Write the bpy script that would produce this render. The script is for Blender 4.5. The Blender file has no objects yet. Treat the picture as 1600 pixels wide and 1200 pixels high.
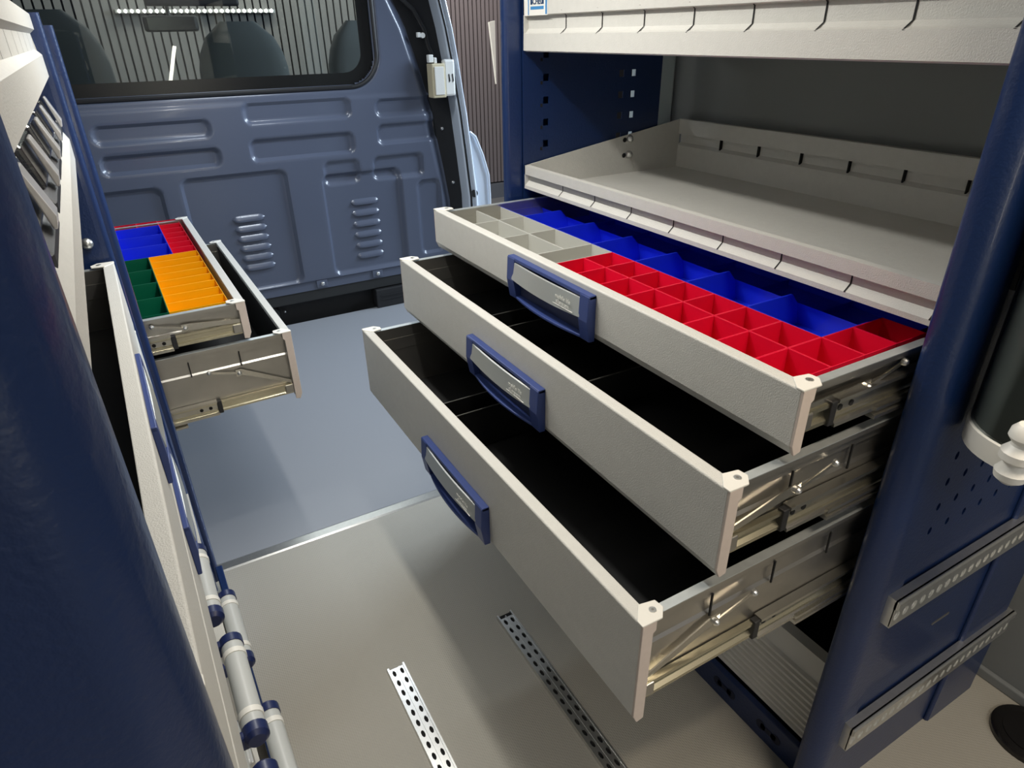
import bpy, bmesh, math, random
from mathutils import Vector, Matrix
random.seed(3)
C = bpy.context.scene.collection
scene = bpy.context.scene

# ------------------------------------------------------------------ camera
def cam_basis(yaw, pit, rol):
    y, p, r = map(math.radians, (yaw, pit, rol))
    f = Vector((math.sin(y)*math.cos(p), math.cos(y)*math.cos(p), math.sin(p)))
    rt = Vector((math.cos(y), -math.sin(y), 0)); up = rt.cross(f)
    r2 = math.cos(r)*rt + math.sin(r)*up; u2 = -math.sin(r)*rt + math.cos(r)*up
    return r2, u2, f
r2, u2, f_ = cam_basis(29.2273, -28.2243, -1.0659)
cam_d = bpy.data.cameras.new('camera'); cam = bpy.data.objects.new('camera', cam_d); C.objects.link(cam)
m = Matrix((r2, u2, -f_)).transposed().to_4x4(); m.translation = Vector((-0.8864, -0.4666, 1.5261))
cam.matrix_world = m
cam_d.sensor_width = 36; cam_d.lens = 1026.49/1600*36; cam_d.clip_start = 0.02
scene.camera = cam

# ------------------------------------------------------------------ light
world = bpy.data.worlds.new('world'); scene.world = world; world.use_nodes = True
bg = world.node_tree.nodes['Background']; bg.inputs[0].default_value = (0.80, 0.86, 1.0, 1); bg.inputs[1].default_value = 0.14
def area(name, loc, target, sx, sy, power, col):
    l = bpy.data.lights.new(name, 'AREA'); l.shape = 'RECTANGLE'; l.size = sx; l.size_y = sy
    l.energy = power; l.color = col
    o = bpy.data.objects.new(name, l); C.objects.link(o); o.location = loc
    d = Vector(target)-Vector(loc); o.rotation_euler = d.to_track_quat('-Z', 'Y').to_euler()
    return o
area('van_ceiling_light', (-0.455, 0.95, 1.95), (-0.455, 0.95, 0), 0.06, 1.1, 10.5, (1.0, 0.975, 0.91))
area('van_ceiling_light_left', (-0.66, 0.80, 1.95), (-0.60, 0.80, 0), 0.05, 1.0, 3.6, (1.0, 0.985, 0.94))
area('van_ceiling_light_front', (-0.25, 2.6, 1.95), (-0.25, 2.6, 0), 0.6, 0.10, 9, (0.86, 0.93, 1.0))
area('van_ceiling_light_rear', (0.05, -0.50, 1.95), (0.05, -0.45, 0), 0.6, 0.07, 8.5, (1.0, 0.86, 0.68))
area('rear_hall_light', (-0.7, -2.3, 2.9), (-0.1, 0.8, 0.6), 1.2, 0.3, 8, (1.0, 0.93, 0.82))
area('back_wall_fill', (-0.6, -2.3, 3.3), (-0.6, -3.6, 1.3), 2.6, 0.2, 35, (1.0, 0.95, 0.9))  # added to brighten the unseen back wall so the posts can mirror it
area('side_door_light', (3.4, 2.3, 2.4), (0.0, 2.6, 0.6), 1.8, 1.0, 165, (0.70, 0.84, 1.0))
area('hall_front_light', (0.6, 5.1, 2.9), (0.3, 6.0, 1.0), 3.0, 0.3, 50, (1.0, 0.98, 0.93))
area('hall_side_light', (2.8, 6.9, 3.2), (3.2, 8.2, 0.8), 2.5, 0.4, 42, (1.0, 0.93, 0.9))
scene.view_settings.view_transform = 'Standard'; scene.view_settings.look = 'None'
scene.view_settings.gamma = 1; scene.view_settings.use_curve_mapping = False
scene.view_settings.exposure = 0.25

# ------------------------------------------------------------------ materials
MATS = {}
def mat(name, col, rough=0.5, metal=0.0, noise=None, bump=0.0, bscale=400, spec=0.5, coat=0.0, detail=2, coltex=0.0, cscale=20, floorbump=False):
    if name in MATS: return MATS[name]
    m = bpy.data.materials.new(name); m.use_nodes = True; nt = m.node_tree
    b = nt.nodes['Principled BSDF']
    b.inputs['Base Color'].default_value = (*col, 1); b.inputs['Roughness'].default_value = rough
    b.inputs['Metallic'].default_value = metal; b.inputs['Specular IOR Level'].default_value = spec
    b.inputs['Coat Weight'].default_value = coat; b.inputs['Coat Roughness'].default_value = 0.1
    tc = nt.nodes.new('ShaderNodeTexCoord')
    if coltex:
        n = nt.nodes.new('ShaderNodeTexNoise'); n.inputs['Scale'].default_value = cscale; n.inputs['Detail'].default_value = 4
        nt.links.new(tc.outputs['Object'], n.inputs['Vector'])
        r = nt.nodes.new('ShaderNodeMapRange'); r.inputs[3].default_value = 1-coltex; r.inputs[4].default_value = 1+coltex
        nt.links.new(n.outputs[0], r.inputs[0])
        mx = nt.nodes.new('ShaderNodeVectorMath'); mx.operation = 'SCALE'; mx.inputs[0].default_value = col
        nt.links.new(r.outputs[0], mx.inputs['Scale']); nt.links.new(mx.outputs[0], b.inputs['Base Color'])
    if bump:
        bp = nt.nodes.new('ShaderNodeBump'); bp.inputs['Strength'].default_value = bump; bp.inputs['Distance'].default_value = 0.001
        if floorbump:
            w1 = nt.nodes.new('ShaderNodeTexWave'); w2 = nt.nodes.new('ShaderNodeTexWave')
            for w, d in ((w1, 'DIAGONAL'), (w2, 'X')):
                w.inputs['Scale'].default_value = bscale; w.bands_direction = d
                nt.links.new(tc.outputs['Object'], w.inputs['Vector'])
            mx2 = nt.nodes.new('ShaderNodeMath'); mx2.operation = 'MULTIPLY'
            nt.links.new(w1.outputs[1], mx2.inputs[0]); nt.links.new(w2.outputs[1], mx2.inputs[1])
            nt.links.new(mx2.outputs[0], bp.inputs['Height'])
        else:
            n2 = nt.nodes.new('ShaderNodeTexNoise'); n2.inputs['Scale'].default_value = bscale; n2.inputs['Detail'].default_value = detail
            nt.links.new(tc.outputs['Object'], n2.inputs['Vector']); nt.links.new(n2.outputs[0], bp.inputs['Height'])
        nt.links.new(bp.outputs[0], b.inputs['Normal'])
    MATS[name] = m
    return m
CREAM = mat('cream_powder_coat', (0.58, 0.57, 0.53), 0.55, bump=0.7, bscale=500, coltex=0.05, cscale=60)
CAPM = mat('beige_end_cap', (0.62, 0.53, 0.47), 0.6, coltex=0.06, cscale=80)
WHITEP = mat('cream_plastic', (0.74, 0.72, 0.66), 0.5)
BLUE = mat('blue_structured_paint', (0.006, 0.022, 0.088), 0.36, bump=0.6, bscale=170, coat=0.2)
BLUEP = mat('blue_plastic', (0.032, 0.055, 0.19), 0.38)
BLUEN = mat('navy_plastic', (0.012, 0.022, 0.09), 0.35)
SILV = mat('silver_plate', (0.50, 0.52, 0.50), 0.35, metal=0.55)
GALV = mat('galvanised_steel', (0.46, 0.44, 0.40), 0.33, metal=0.92, coltex=0.12, cscale=18)
GALVL = mat('galvanised_flange', (0.66, 0.70, 0.70), 0.42, metal=0.7, coltex=0.12, cscale=60)
ZINC = mat('yellow_zinc_rail', (0.60, 0.56, 0.42), 0.25, metal=0.95)
RAIL = mat('zinc_rail', (0.58, 0.56, 0.50), 0.24, metal=0.95)
ALU = mat('aluminium', (0.70, 0.70, 0.68), 0.3, metal=0.9, coltex=0.1, cscale=90)
BLACK = mat('black_liner', (0.006, 0.006, 0.006), 0.6, coltex=0.2, cscale=30)
DARK = mat('dark_plastic', (0.015, 0.015, 0.016), 0.5, bump=0.2, bscale=120)
VOID = mat('slot_dark', (0.008, 0.008, 0.008), 0.9)
RED = mat('red_bin_plastic', (0.72, 0.004, 0.035), 0.35)
BBIN = mat('blue_bin_plastic', (0.012, 0.035, 0.70), 0.32)
GREY = mat('grey_bin_plastic', (0.50, 0.50, 0.46), 0.4)
GREEN = mat('green_bin_plastic', (0.0, 0.11, 0.055), 0.35)
YEL = mat('yellow_bin_plastic', (0.90, 0.42, 0.0), 0.35)
BULK = mat('slate_blue_body_paint', (0.092, 0.108, 0.155), 0.34, coat=0.3, bump=0.06, bscale=60)
JAMB = mat('light_body_paint', (0.72, 0.79, 0.88), 0.22, coat=0.6)
FLOORN = mat('floor_near_covering', (0.40, 0.375, 0.32), 0.58, bump=0.5, bscale=62, floorbump=True)
FLOORF = mat('floor_far_covering', (0.29, 0.30, 0.32), 0.42, bump=0.15, bscale=90)
WALLG = mat('grey_wall_lining', (0.20, 0.21, 0.21), 0.8, bump=0.3, bscale=300)
SLAT = mat('grey_felt_slat', (0.20, 0.19, 0.18), 0.9, bump=0.4, bscale=200)
SLATG = mat('dark_gap', (0.012, 0.011, 0.012), 0.9)
WHITE = mat('white_plastic', (0.78, 0.77, 0.72), 0.4)
TUBE = mat('light_grey_plastic', (0.50, 0.52, 0.51), 0.38)
YBOX = mat('ivory_plastic', (0.62, 0.54, 0.36), 0.5)
STKB = mat('sticker_blue', (0.06, 0.24, 0.50), 0.4)
STKD = mat('sticker_navy', (0.02, 0.05, 0.12), 0.4)
SEAT = mat('seat_fabric', (0.11, 0.115, 0.115), 0.8, bump=0.5, bscale=200)
HALLF = mat('hall_floor_grey', (0.22, 0.22, 0.22), 0.6)
def glass(name, tint, f=1.45, rough=0.02, alpha=1.0):
    m = bpy.data.materials.new(name); m.use_nodes = True; nt = m.node_tree
    for n in list(nt.nodes):
        if n.type != 'OUTPUT_MATERIAL': nt.nodes.remove(n)
    o = [n for n in nt.nodes if n.type == 'OUTPUT_MATERIAL'][0]
    t = nt.nodes.new('ShaderNodeBsdfTransparent'); t.inputs[0].default_value = (*tint, 1)
    g = nt.nodes.new('ShaderNodeBsdfGlossy'); g.inputs['Roughness'].default_value = rough
    fr = nt.nodes.new('ShaderNodeFresnel'); fr.inputs[0].default_value = f
    mx = nt.nodes.new('ShaderNodeMixShader')
    nt.links.new(fr.outputs[0], mx.inputs[0]); nt.links.new(t.outputs[0], mx.inputs[1]); nt.links.new(g.outputs[0], mx.inputs[2])
    nt.links.new(mx.outputs[0], o.inputs[0]); return m
GLASS = glass('window_glass', (0.80, 0.84, 0.82), 1.5, 0.0)
CLEAR = glass('clear_plastic', (0.66, 0.64, 0.62), 2.0, 0.10)
SMOKE = glass('smoked_plastic', (0.75, 0.78, 0.77), 1.25, 0.3)
def emit(name, col, s):
    m = bpy.data.materials.new(name); m.use_nodes = True
    b = m.node_tree.nodes['Principled BSDF']; b.inputs['Base Color'].default_value = (*col, 1)
    b.inputs['Emission Color'].default_value = (*col, 1); b.inputs['Emission Strength'].default_value = s
    return m
LED = emit('led', (1, 0.97, 0.92), 6)
LEDT = emit('led_tube', (1, 0.96, 0.80), 25)

# ------------------------------------------------------------------ helpers
class MB:
    """collects geometry, links it as one mesh object"""
    def __init__(s): s.v = []; s.f = []
    def add(s, vs, fs):
        n = len(s.v); s.v += [tuple(v) for v in vs]; s.f += [tuple(i+n for i in f) for f in fs]; return s
    def box(s, x0, x1, y0, y1, z0, z1):
        x0, x1 = sorted((x0, x1)); y0, y1 = sorted((y0, y1)); z0, z1 = sorted((z0, z1))
        return s.add([(x0,y0,z0),(x1,y0,z0),(x1,y1,z0),(x0,y1,z0),(x0,y0,z1),(x1,y0,z1),(x1,y1,z1),(x0,y1,z1)],
              [(0,3,2,1),(4,5,6,7),(0,1,5,4),(1,2,6,5),(2,3,7,6),(3,0,4,7)])
    def prism(s, pts, axis, a, b):
        """closed 2D polygon extruded along an axis from a to b. axis y: pts (x,z); x: (y,z); z: (x,y)"""
        def P(p, t): return {'y': (p[0], t, p[1]), 'x': (t, p[0], p[1]), 'z': (p[0], p[1], t)}[axis]
        n = len(pts)
        return s.add([P(p, a) for p in pts]+[P(p, b) for p in pts],
              [tuple(range(n))[::-1], tuple(range(n, 2*n))]+[(i, (i+1) % n, n+(i+1) % n, n+i) for i in range(n)])
    def tube(s, path, r, n=10, cap=True):
        path = [Vector(p) for p in path]; rings = []
        for i, p in enumerate(path):
            d = (path[min(i+1, len(path)-1)]-path[max(i-1, 0)]).normalized()
            a = d.orthogonal().normalized() if i == 0 else (pa - d*pa.dot(d)).normalized()
            pa = a; b = d.cross(a); rr = r[i] if isinstance(r, (list, tuple)) else r
            rings.append([p+rr*(math.cos(2*math.pi*k/n)*a+math.sin(2*math.pi*k/n)*b) for k in range(n)])
        vs = [v for R in rings for v in R]; fs = []
        for i in range(len(rings)-1):
            for k in range(n): fs.append((i*n+k, i*n+(k+1) % n, (i+1)*n+(k+1) % n, (i+1)*n+k))
        if cap: fs += [tuple(range(n))[::-1], tuple(range((len(rings)-1)*n, len(rings)*n))]
        return s.add(vs, fs)
    def disc(s, c, nrm, r, h, n=14, dome=0.0):
        nrm = Vector(nrm).normalized(); c = Vector(c)
        if dome: return s.tube([c, c+nrm*h*0.5, c+nrm*h*0.85, c+nrm*h], [r, r*0.92, r*0.6, r*0.15], n)
        return s.tube([c, c+nrm*h], r, n)
    def cells(s, O, U, V, us, vs, holes, t, n=8):
        """flat sheet over breakpoints us x vs with real holes: holes[(i,j)] = (ru, rv); t = thickness vector"""
        O, U, V, t = Vector(O), Vector(U), Vector(V), Vector(t)
        def P(u, v, d=0): return O+U*u+V*v+t*d
        for i in range(len(us)-1):
            for j in range(len(vs)-1):
                u0, u1, v0, v1 = us[i], us[i+1], vs[j], vs[j+1]
                h = holes.get((i, j))
                if not h:
                    s.add([P(u0,v0),P(u1,v0),P(u1,v1),P(u0,v1)], [(0,1,2,3)])
                    s.add([P(u0,v0,1),P(u1,v0,1),P(u1,v1,1),P(u0,v1,1)], [(3,2,1,0)])
                else:
                    cu, cv = (u0+u1)/2, (v0+v1)/2; hu, hv = (u1-u0)/2, (v1-v0)/2
                    ru, rv = h[0], h[1]; sq = len(h) > 2
                    ring, out = [], []
                    for k in range(n):
                        a = 2*math.pi*(k+0.5)/n if not sq else 2*math.pi*k/n
                        ca, sa = math.cos(a), math.sin(a); mx = max(abs(ca), abs(sa))
                        out.append((cu+hu*ca/mx, cv+hv*sa/mx))
                        ring.append((cu+ru*(ca/mx if sq else ca), cv+rv*(sa/mx if sq else sa)))
                    # add exact rect corners: octagon outer with corner at odd k when sq
                    vs_ = [P(*p) for p in out]+[P(*p) for p in ring]+[P(*p, 1) for p in ring]+[P(*p, 1) for p in out]
                    fs = []
                    for k in range(n):
                        k2 = (k+1) % n
                        fs.append((k, k2, n+k2, n+k)); fs.append((n+k, n+k2, 2*n+k2, 2*n+k)); fs.append((3*n+k2, 3*n+k, 2*n+k, 2*n+k2))
                    if not sq:
                        cs = [(1,1),(-1,1),(-1,-1),(1,-1)]
                        for q, (a, b) in enumerate(cs):
                            k = q*2
                            base = len(vs_); vs_ += [P(cu+hu*a, cv+hv*b), P(cu+hu*a, cv+hv*b, 1)]
                            fs.append((k, base, k+1)); fs.append((3*n+k+1, base+1, 3*n+k))
                    s.add(vs_, fs)
        a, b, c, d = us[0], us[-1], vs[0], vs[-1]
        s.add([P(a,c),P(b,c),P(b,d),P(a,d),P(a,c,1),P(b,c,1),P(b,d,1),P(a,d,1)], [(0,4,5,1),(1,5,6,2),(2,6,7,3),(3,7,4,0)])
        return s
    def build(s, name, material, parent=None, xf=None, bevel=0.0, smooth=False, label=None, recalc=True, seg=2):
        org = Vector((0, 0, 0))
        vs = [Vector(v) for v in s.v]
        if xf: vs = [xf(v) for v in vs]
        if parent is not None:
            p = parent; org = Vector(p['org'])
        else:
            if vs:
                org = Vector(((min(v.x for v in vs)+max(v.x for v in vs))/2, (min(v.y for v in vs)+max(v.y for v in vs))/2, min(v.z for v in vs)))
        me = bpy.data.meshes.new(name); me.from_pydata([v-org for v in vs], [], s.f)
        if recalc or smooth:
            bm = bmesh.new(); bm.from_mesh(me)
            if smooth: bmesh.ops.remove_doubles(bm, verts=bm.verts, dist=1e-5)
            bmesh.ops.recalc_face_normals(bm, faces=bm.faces); bm.to_mesh(me); bm.free()
        if smooth:
            for p_ in me.polygons: p_.use_smooth = True
            me.set_sharp_from_angle(angle=math.radians(35))
        me.materials.append(material)
        o = bpy.data.objects.new(name, me); C.objects.link(o)
        if parent is not None: o.parent = parent
        else: o.location = org
        o['org'] = tuple(org)
        if label: o['label'] = label
        if bevel:
            md = o.modifiers.new('bevel', 'BEVEL'); md.width = bevel; md.segments = seg; md.limit_method = 'ANGLE'; md.angle_limit = math.radians(40)
        return o
def tag(o, label, cat, group=None):
    o['label'] = label; o['category'] = cat
    if group: o['group'] = group
    return o
def struct(o): o['kind'] = 'structure'; return o
def thing(name, loc, label, cat, group=None):
    o = bpy.data.objects.new(name, None); C.objects.link(o); o.location = loc; o['org'] = tuple(loc)
    o.empty_display_size = 0.05
    return tag(o, label, cat, group)
def text_mesh(txt, size, O, U, V, name, material, parent, depth=0.0006, xf=None, bold=0.0):
    cu = bpy.data.curves.new('t', 'FONT'); cu.body = txt; cu.size = size; cu.extrude = depth/2/size*size; cu.align_x = 'CENTER'; cu.offset = bold
    to = bpy.data.objects.new('t', cu); C.objects.link(to)
    bpy.context.view_layer.update()
    me = bpy.data.meshes.new_from_object(to); bpy.data.objects.remove(to)
    O, U, V = Vector(O), Vector(U), Vector(V); N = U.cross(V)
    b = MB(); b.v = [tuple(O+U*v.co.x+V*v.co.y+N*v.co.z) for v in me.vertices]; b.f = [tuple(p.vertices) for p in me.polygons]
    return b.build(name, material, parent, xf=xf, recalc=False)

# left side racks stand turned by 1.3 degrees
A_ = math.radians(1.3)
def LX(v):
    px = -0.95; dx = v.x-px
    return Vector((px+dx*math.cos(A_)-v.y*math.sin(A_), dx*math.sin(A_)+v.y*math.cos(A_), v.z))

# ------------------------------------------------------------------ van shell
struct(MB().box(-1.5, 0.95, -1.1, 1.39, -0.03, 0.0).build('floor', FLOORN))
struct(MB().box(-1.5, 0.95, 1.39, 3.36, -0.03, 0.0).build('floor', FLOORF))
b = MB().prism([(1.385, 0), (1.392, 0.003), (1.424, 0.003), (1.431, 0)], 'x', -0.95, 0.12)
struct(b.build('trim_1', ALU))
struct(MB().box(0.76, 0.80, -1.1, 1.30, 0, 1.02).build('wall_right', WALLG))
struct(MB().box(0.70, 0.80, -1.1, 1.30, 1.02, 2.02).build('wall_right_upper', WALLG))
struct(MB().box(0.745, 0.76, -1.1, 1.22, 0.0, 0.03).build('baseboard_right', WALLG, bevel=0.004))
struct(MB().box(0.575, 0.70, 1.27, 1.34, 0.0, 2.02).build('trim_2', mat('pillar_paint', (0.62, 0.70, 0.70), 0.4), bevel=0.01))
struct(MB().box(-1.56, -1.5, -1.1, 3.36, 0, 2.02).build('wall_left', WALLG))
struct(MB().box(-1.56, 0.95, -1.1, 3.40, 2.0, 2.06).build('ceiling', mat('roof_lining', (0.35, 0.35, 0.34), 0.8)))

# --- bulkhead: pressed sheet with window opening
def sd_rr(x, z, x0, x1, z0, z1, r):
    cx, cz = (x0+x1)/2, (z0+z1)/2; qx = abs(x-cx)-(x1-x0)/2+r; qz = abs(z-cz)-(z1-z0)/2+r
    return math.hypot(max(qx, 0), max(qz, 0))+min(max(qx, qz), 0)-r
def sst(t): t = max(0, min(1, t)); return t*t*(3-2*t)
WIN = (-1.38, 0.435, 1.285, 2.1, 0.15)
RIGHT = [(0.18, 0.86), (0.6, 0.845), (0.8, 0.815), (1.0, 0.78), (1.2, 0.755), (1.4, 0.70), (1.55, 0.655), (1.7, 0.585), (1.9, 0.45), (2.0, 0.38)]
def xr(z):
    for (z0, a), (z1, c) in zip(RIGHT, RIGHT[1:]):
        if z <= z1: t = (z-z0)/(z1-z0); return a+(c-a)*t
    return RIGHT[-1][1]
REC = [  # x0,x1,z0,z1,depth,radius (recessed positive)
    (-0.98, -0.45, 0.945, 1.025, 0.022, 0.03), (-0.98, -0.47, 1.085, 1.16, 0.016, 0.03),
    (-0.29, 0.26, 1.13, 1.22, 0.018, 0.03), (-0.29, 0.255, 0.945, 1.045, 0.022, 0.03),
    (0.41, 0.95, 1.12, 1.20, 0.018, 0.03), (0.405, 0.95, 0.975, 1.07, 0.022, 0.03),
    (0.36, 0.66, 0.78, 0.90, 0.020, 0.03),
    (-0.66, -0.14, 0.26, 0.885, 0.020, 0.04), (0.075, 0.27, 0.78, 0.90, 0.018, 0.03),
    (0.055, 0.51, 0.262, 0.83, 0.022, 0.04), (0.62, 0.76, 0.30, 0.74, 0.020, 0.03), (-1.3, -0.76, 0.3, 0.86, 0.02, 0.04)]
def bulk_y(x, z):
    y = 3.335
    for x0, x1, z0, z1, d, r in REC:
        y += d*sst(0.5-sd_rr(x, z, x0, x1, z0, z1, r)/0.022)
    y += 0.012*sst(0.5-sd_rr(x, z, -1.4, 1.2, 0.10, 0.245, 0.01)/0.014)     # bottom flange
    e = xr(z)-x
    y += 0.055*sst(1-e/0.075)                                            # turned right edge
    s_ = sd_rr(x, z, *WIN)
    y += 0.02*sst(1-s_/0.03)
    y += 0.014*sst((z-1.215)/0.02)*0.4
    return y
bm_ = MB(); STEP = 0.0085
nx = int((0.87+1.5)/STEP); nz = int((2.0-0.19)/STEP)
idx = {}
for j in range(nz+1):
    z = 0.19+j*STEP
    for i in range(nx+1):
        x = -1.5+i*STEP
        xe = min(x, xr(z)) ; idx[(i, j)] = len(bm_.v); bm_.v.append((xe, bulk_y(xe, z), z))
for j in range(nz):
    z = 0.19+(j+0.5)*STEP
    for i in range(nx):
        x = -1.5+(i+0.5)*STEP
        if x > xr(z)+STEP: continue
        if sd_rr(x, z, *WIN) < -0.004: continue
        a, b_, c, d = idx[(i, j)], idx[(i+1, j)], idx[(i+1, j+1)], idx[(i, j+1)]
        if abs(bm_.v[a][0]-bm_.v[b_][0]) < 1e-6 and abs(bm_.v[c][0]-bm_.v[d][0]) < 1e-6: continue
        bm_.f.append((a, b_, c, d))
bulk = struct(bm_.build('wall_bulkhead', BULK, smooth=True, recalc=False))
bm2 = bmesh.new(); bm2.from_mesh(bulk.data); bmesh.ops.delete(bm2, geom=[v for v in bm2.verts if not v.link_faces], context='VERTS'); bm2.to_mesh(bulk.data); bm2.free()
def louvre(cx, cz, parent):
    n = 14; k = 6; w, h, d = 0.085, 0.017, 0.014; b = MB(); vs = []
    for i in range(n+1):
        t = -1+2*i/n; e = (1-abs(t)**5)**0.5
        for j in range(k+1):
            s_ = j/k
            zz = (s_-0.5)*2*h*max(e, 0.02); yy = -d*math.sin(math.pi*min(1, s_*0.62+0.0))*e
            vs.append((cx+t*w, bulk_y(cx, cz)-0.0005+yy, cz-zz+0.01*t*0))
    fs = [(i*(k+1)+j, (i+1)*(k+1)+j, (i+1)*(k+1)+j+1, i*(k+1)+j+1) for i in range(n) for j in range(k)]
    b.add(vs, fs)
    return b.build('louvre', BULK, parent, smooth=True)
for k in range(6):
    louvre(-0.37+0.002*k, 0.655-0.054*k, bulk); louvre(0.285, 0.665-0.0635*k, bulk)
for x in (-1.2, -0.75, -0.035, 0.31, 0.72):
    MB().box(x-0.035, x+0.03, 3.338, 3.345, 0.20, 0.245).build('bolt_tab', BULK, bulk, bevel=0.003)
    MB().disc((x, 3.338, 0.222), (0, -1, 0), 0.012, 0.009, 12, dome=1).build('bolt', ALU, bulk, smooth=True)
# window: gasket, frit band and pane
gas = []
n = 64
def rr_path(x0, x1, z0, z1, r, y, seg=10):
    pts = []
    for cx, cz, a0 in ((x1-r, z0+r, -90), (x1-r, z1-r, 0), (x0+r, z1-r, 90), (x0+r, z0+r, 180)):
        for k in range(seg+1):
            a = math.radians(a0+90*k/seg); pts.append((cx+r*math.cos(a), y, cz+r*math.sin(a)))
    return pts
p1 = rr_path(-1.39, 0.445, 1.275, 2.11, 0.16, 3.345); 
win = struct(MB().box(-1.48, 0.54, 3.372, 3.377, 1.20, 1.98).build('window_1', GLASS))
g = MB().tube(p1+[p1[0]], 0.011, 8, cap=False).build('window_gasket', DARK, win, smooth=True)
o_, i_ = rr_path(-1.46, 0.52, 1.21, 2.19, 0.20, 3.368), rr_path(-1.32, 0.365, 1.345, 2.04, 0.10, 3.368)
fb = MB(); N_ = len(o_)
fb.add(o_+i_+[(a, b_+0.003, c) for a, b_, c in o_+i_], [(k, (k+1) % N_, N_+(k+1) % N_, N_+k) for k in range(N_)]+[(2*N_+k, 3*N_+k, 3*N_+(k+1) % N_, 2*N_+(k+1) % N_) for k in range(N_)]+[(N_+k, N_+(k+1)%N_, 3*N_+(k+1)%N_, 3*N_+k) for k in range(N_)])
fb.build('frit_band', mat('black_frit', (0.01, 0.01, 0.009), 0.25), win)
# below the bulkhead
struct(MB().box(-1.5, 0.95, 3.352, 3.372, 0.125, 0.20).build('trim_3', mat('rubber_black', (0.02, 0.021, 0.021), 0.6), bevel=0.004))
struct(MB().box(-1.5, 0.98, 3.42, 3.45, -0.03, 0.20).build('dark_void_backing', BLACK))  # added black sheet; its colour stands for the shade in the void
bx = thing('seat_base_box', (0.42, 3.38, 0), 'black plastic box under the right end of the slate blue bulkhead', 'box')
MB().box(0.28, 0.62, 3.33, 3.42, 0.0, 0.12).build('body', DARK, bx, bevel=0.006)
MB().box(0.31, 0.58, 3.326, 3.331, 0.075, 0.082).build('rib', DARK, bx); MB().box(0.31, 0.58, 3.326, 3.331, 0.05, 0.057).build('rib', DARK, bx)
kn = MB().tube([(-0.34, 3.41, 0.07), (-0.34, 3.385, 0.07)], [0.05, 0.04], 18).build('floor_plug', DARK, smooth=True)
tag(kn, 'round black knob with a bright bolt in the dark gap under the bulkhead', 'knob')
MB().disc((-0.27, 3.40, 0.075), (0, -1, 0), 0.008, 0.02, 10, dome=1).build('bolt', ALU, kn)

# door opening on the right: rubber seal, jamb
def ribbon(pts, y0, y1):
    b = MB()
    for (z0, a0, c0), (z1, a1, c1) in zip(pts, pts[1:]):
        b.add([(a0,y0,z0),(c0,y0,z0),(c1,y0,z1),(a1,y0,z1),(a0,y1,z0),(c0,y1,z0),(c1,y1,z1),(a1,y1,z1)],
              [(0,1,2,3),(4,7,6,5),(0,3,7,4),(1,5,6,2)])
    return b
seal = [(0.0, 0.82, 0.95), (0.62, 0.82, 0.95), (0.9, 0.79, 0.93), (1.1, 0.775, 0.915), (1.4, 0.69, 0.87), (1.55, 0.64, 0.84), (1.7, 0.56, 0.80), (2.0, 0.4, 0.7)]
struct(ribbon(seal, 3.39, 3.42).build('door_1', DARK, smooth=True))
jam = [(-0.1, 0.93, 1.00), (0.62, 0.93, 0.995), (0.9, 0.905, 0.965), (1.1, 0.885, 0.945), (1.4, 0.845, 0.90), (1.55, 0.82, 0.875), (1.7, 0.785, 0.84), (2.0, 0.68, 0.75)]
jo = struct(ribbon(jam, 3.28, 3.40).build('door_1_jamb', JAMB, smooth=True, bevel=0.012, seg=3))
for off, r in ((0.012, 0.007), (0.045, 0.006)):
    MB().tube([(a+off, 3.275, z) for z, a, c in jam], r, 8).build('weather_strip', JAMB if off > .02 else DARK, jo, smooth=True)
hin = [(0.15, 0.99, 1.03), (0.45, 0.99, 1.085), (0.62, 0.99, 1.085), (0.74, 0.985, 1.08), (0.86, 0.97, 1.045), (0.97, 0.955, 1.0), (1.0, 0.95, 0.965)]
ribbon(hin, 3.30, 3.38).build('door_catch_panel', JAMB, jo, smooth=True, bevel=0.01, seg=3)
MB().tube([(0.965, 3.279, 0.64), (0.965, 3.272, 0.64)], 0.022, 16).build('hole', VOID, jo)
MB().tube([(c-0.006, 3.29, z) for z, a, c in hin], 0.008, 8).build('edge_bead', JAMB, jo, smooth=True)
for z in (1.02, 0.70): MB().disc((xr(z)+0.045, 3.39, z), (0, -1, 0), 0.011, 0.012, 12, dome=1).build('bolt', ALU, jo, smooth=True)
# wiring and latch box
cab = thing('cable', (0.7, 3.36, 1.4), 'black cable running down beside the bulkhead edge to the ivory box', 'cable')
MB().tube([(0.50, 3.37, 1.78), (0.58, 3.365, 1.72), (0.68, 3.36, 1.64), (0.735, 3.355, 1.54), (0.75, 3.35, 1.46), (0.785, 3.34, 1.38)], 0.013, 10).build('sheath', mat('cable_black', (0.02, 0.02, 0.02), 0.3), cab, smooth=True)
MB().disc((0.715, 3.345, 1.515), (0, -1, 0), 0.014, 0.02, 10).build('clip', WHITE, cab); MB().box(0.68, 0.70, 3.32, 3.34, 1.505, 1.53).build('clip', WHITE, cab, bevel=0.003)
lb = thing('latch_box', (0.76, 3.3, 1.2), 'ivory plastic connector box with white label beside the bulkhead window', 'box')
MB().box(0.725, 0.805, 3.255, 3.33, 1.20, 1.375).build('body', YBOX, lb, bevel=0.005)
MB().box(0.738, 0.795, 3.250, 3.256, 1.215, 1.36).build('cover', WHITEP, lb, bevel=0.003)
MB().box(0.800, 0.87, 3.262, 3.30, 1.205, 1.395).build('label_plate', WHITE, lb, bevel=0.012)
for k in (0, 1): MB().add([(0.825+0.022*k, 3.2605, 1.32), (0.832+0.022*k, 3.2605, 1.32), (0.836+0.022*k, 3.2605, 1.285), (0.828+0.022*k, 3.2605, 1.275)], [(0, 1, 2, 3)]).build('mark', VOID, lb)
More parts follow.
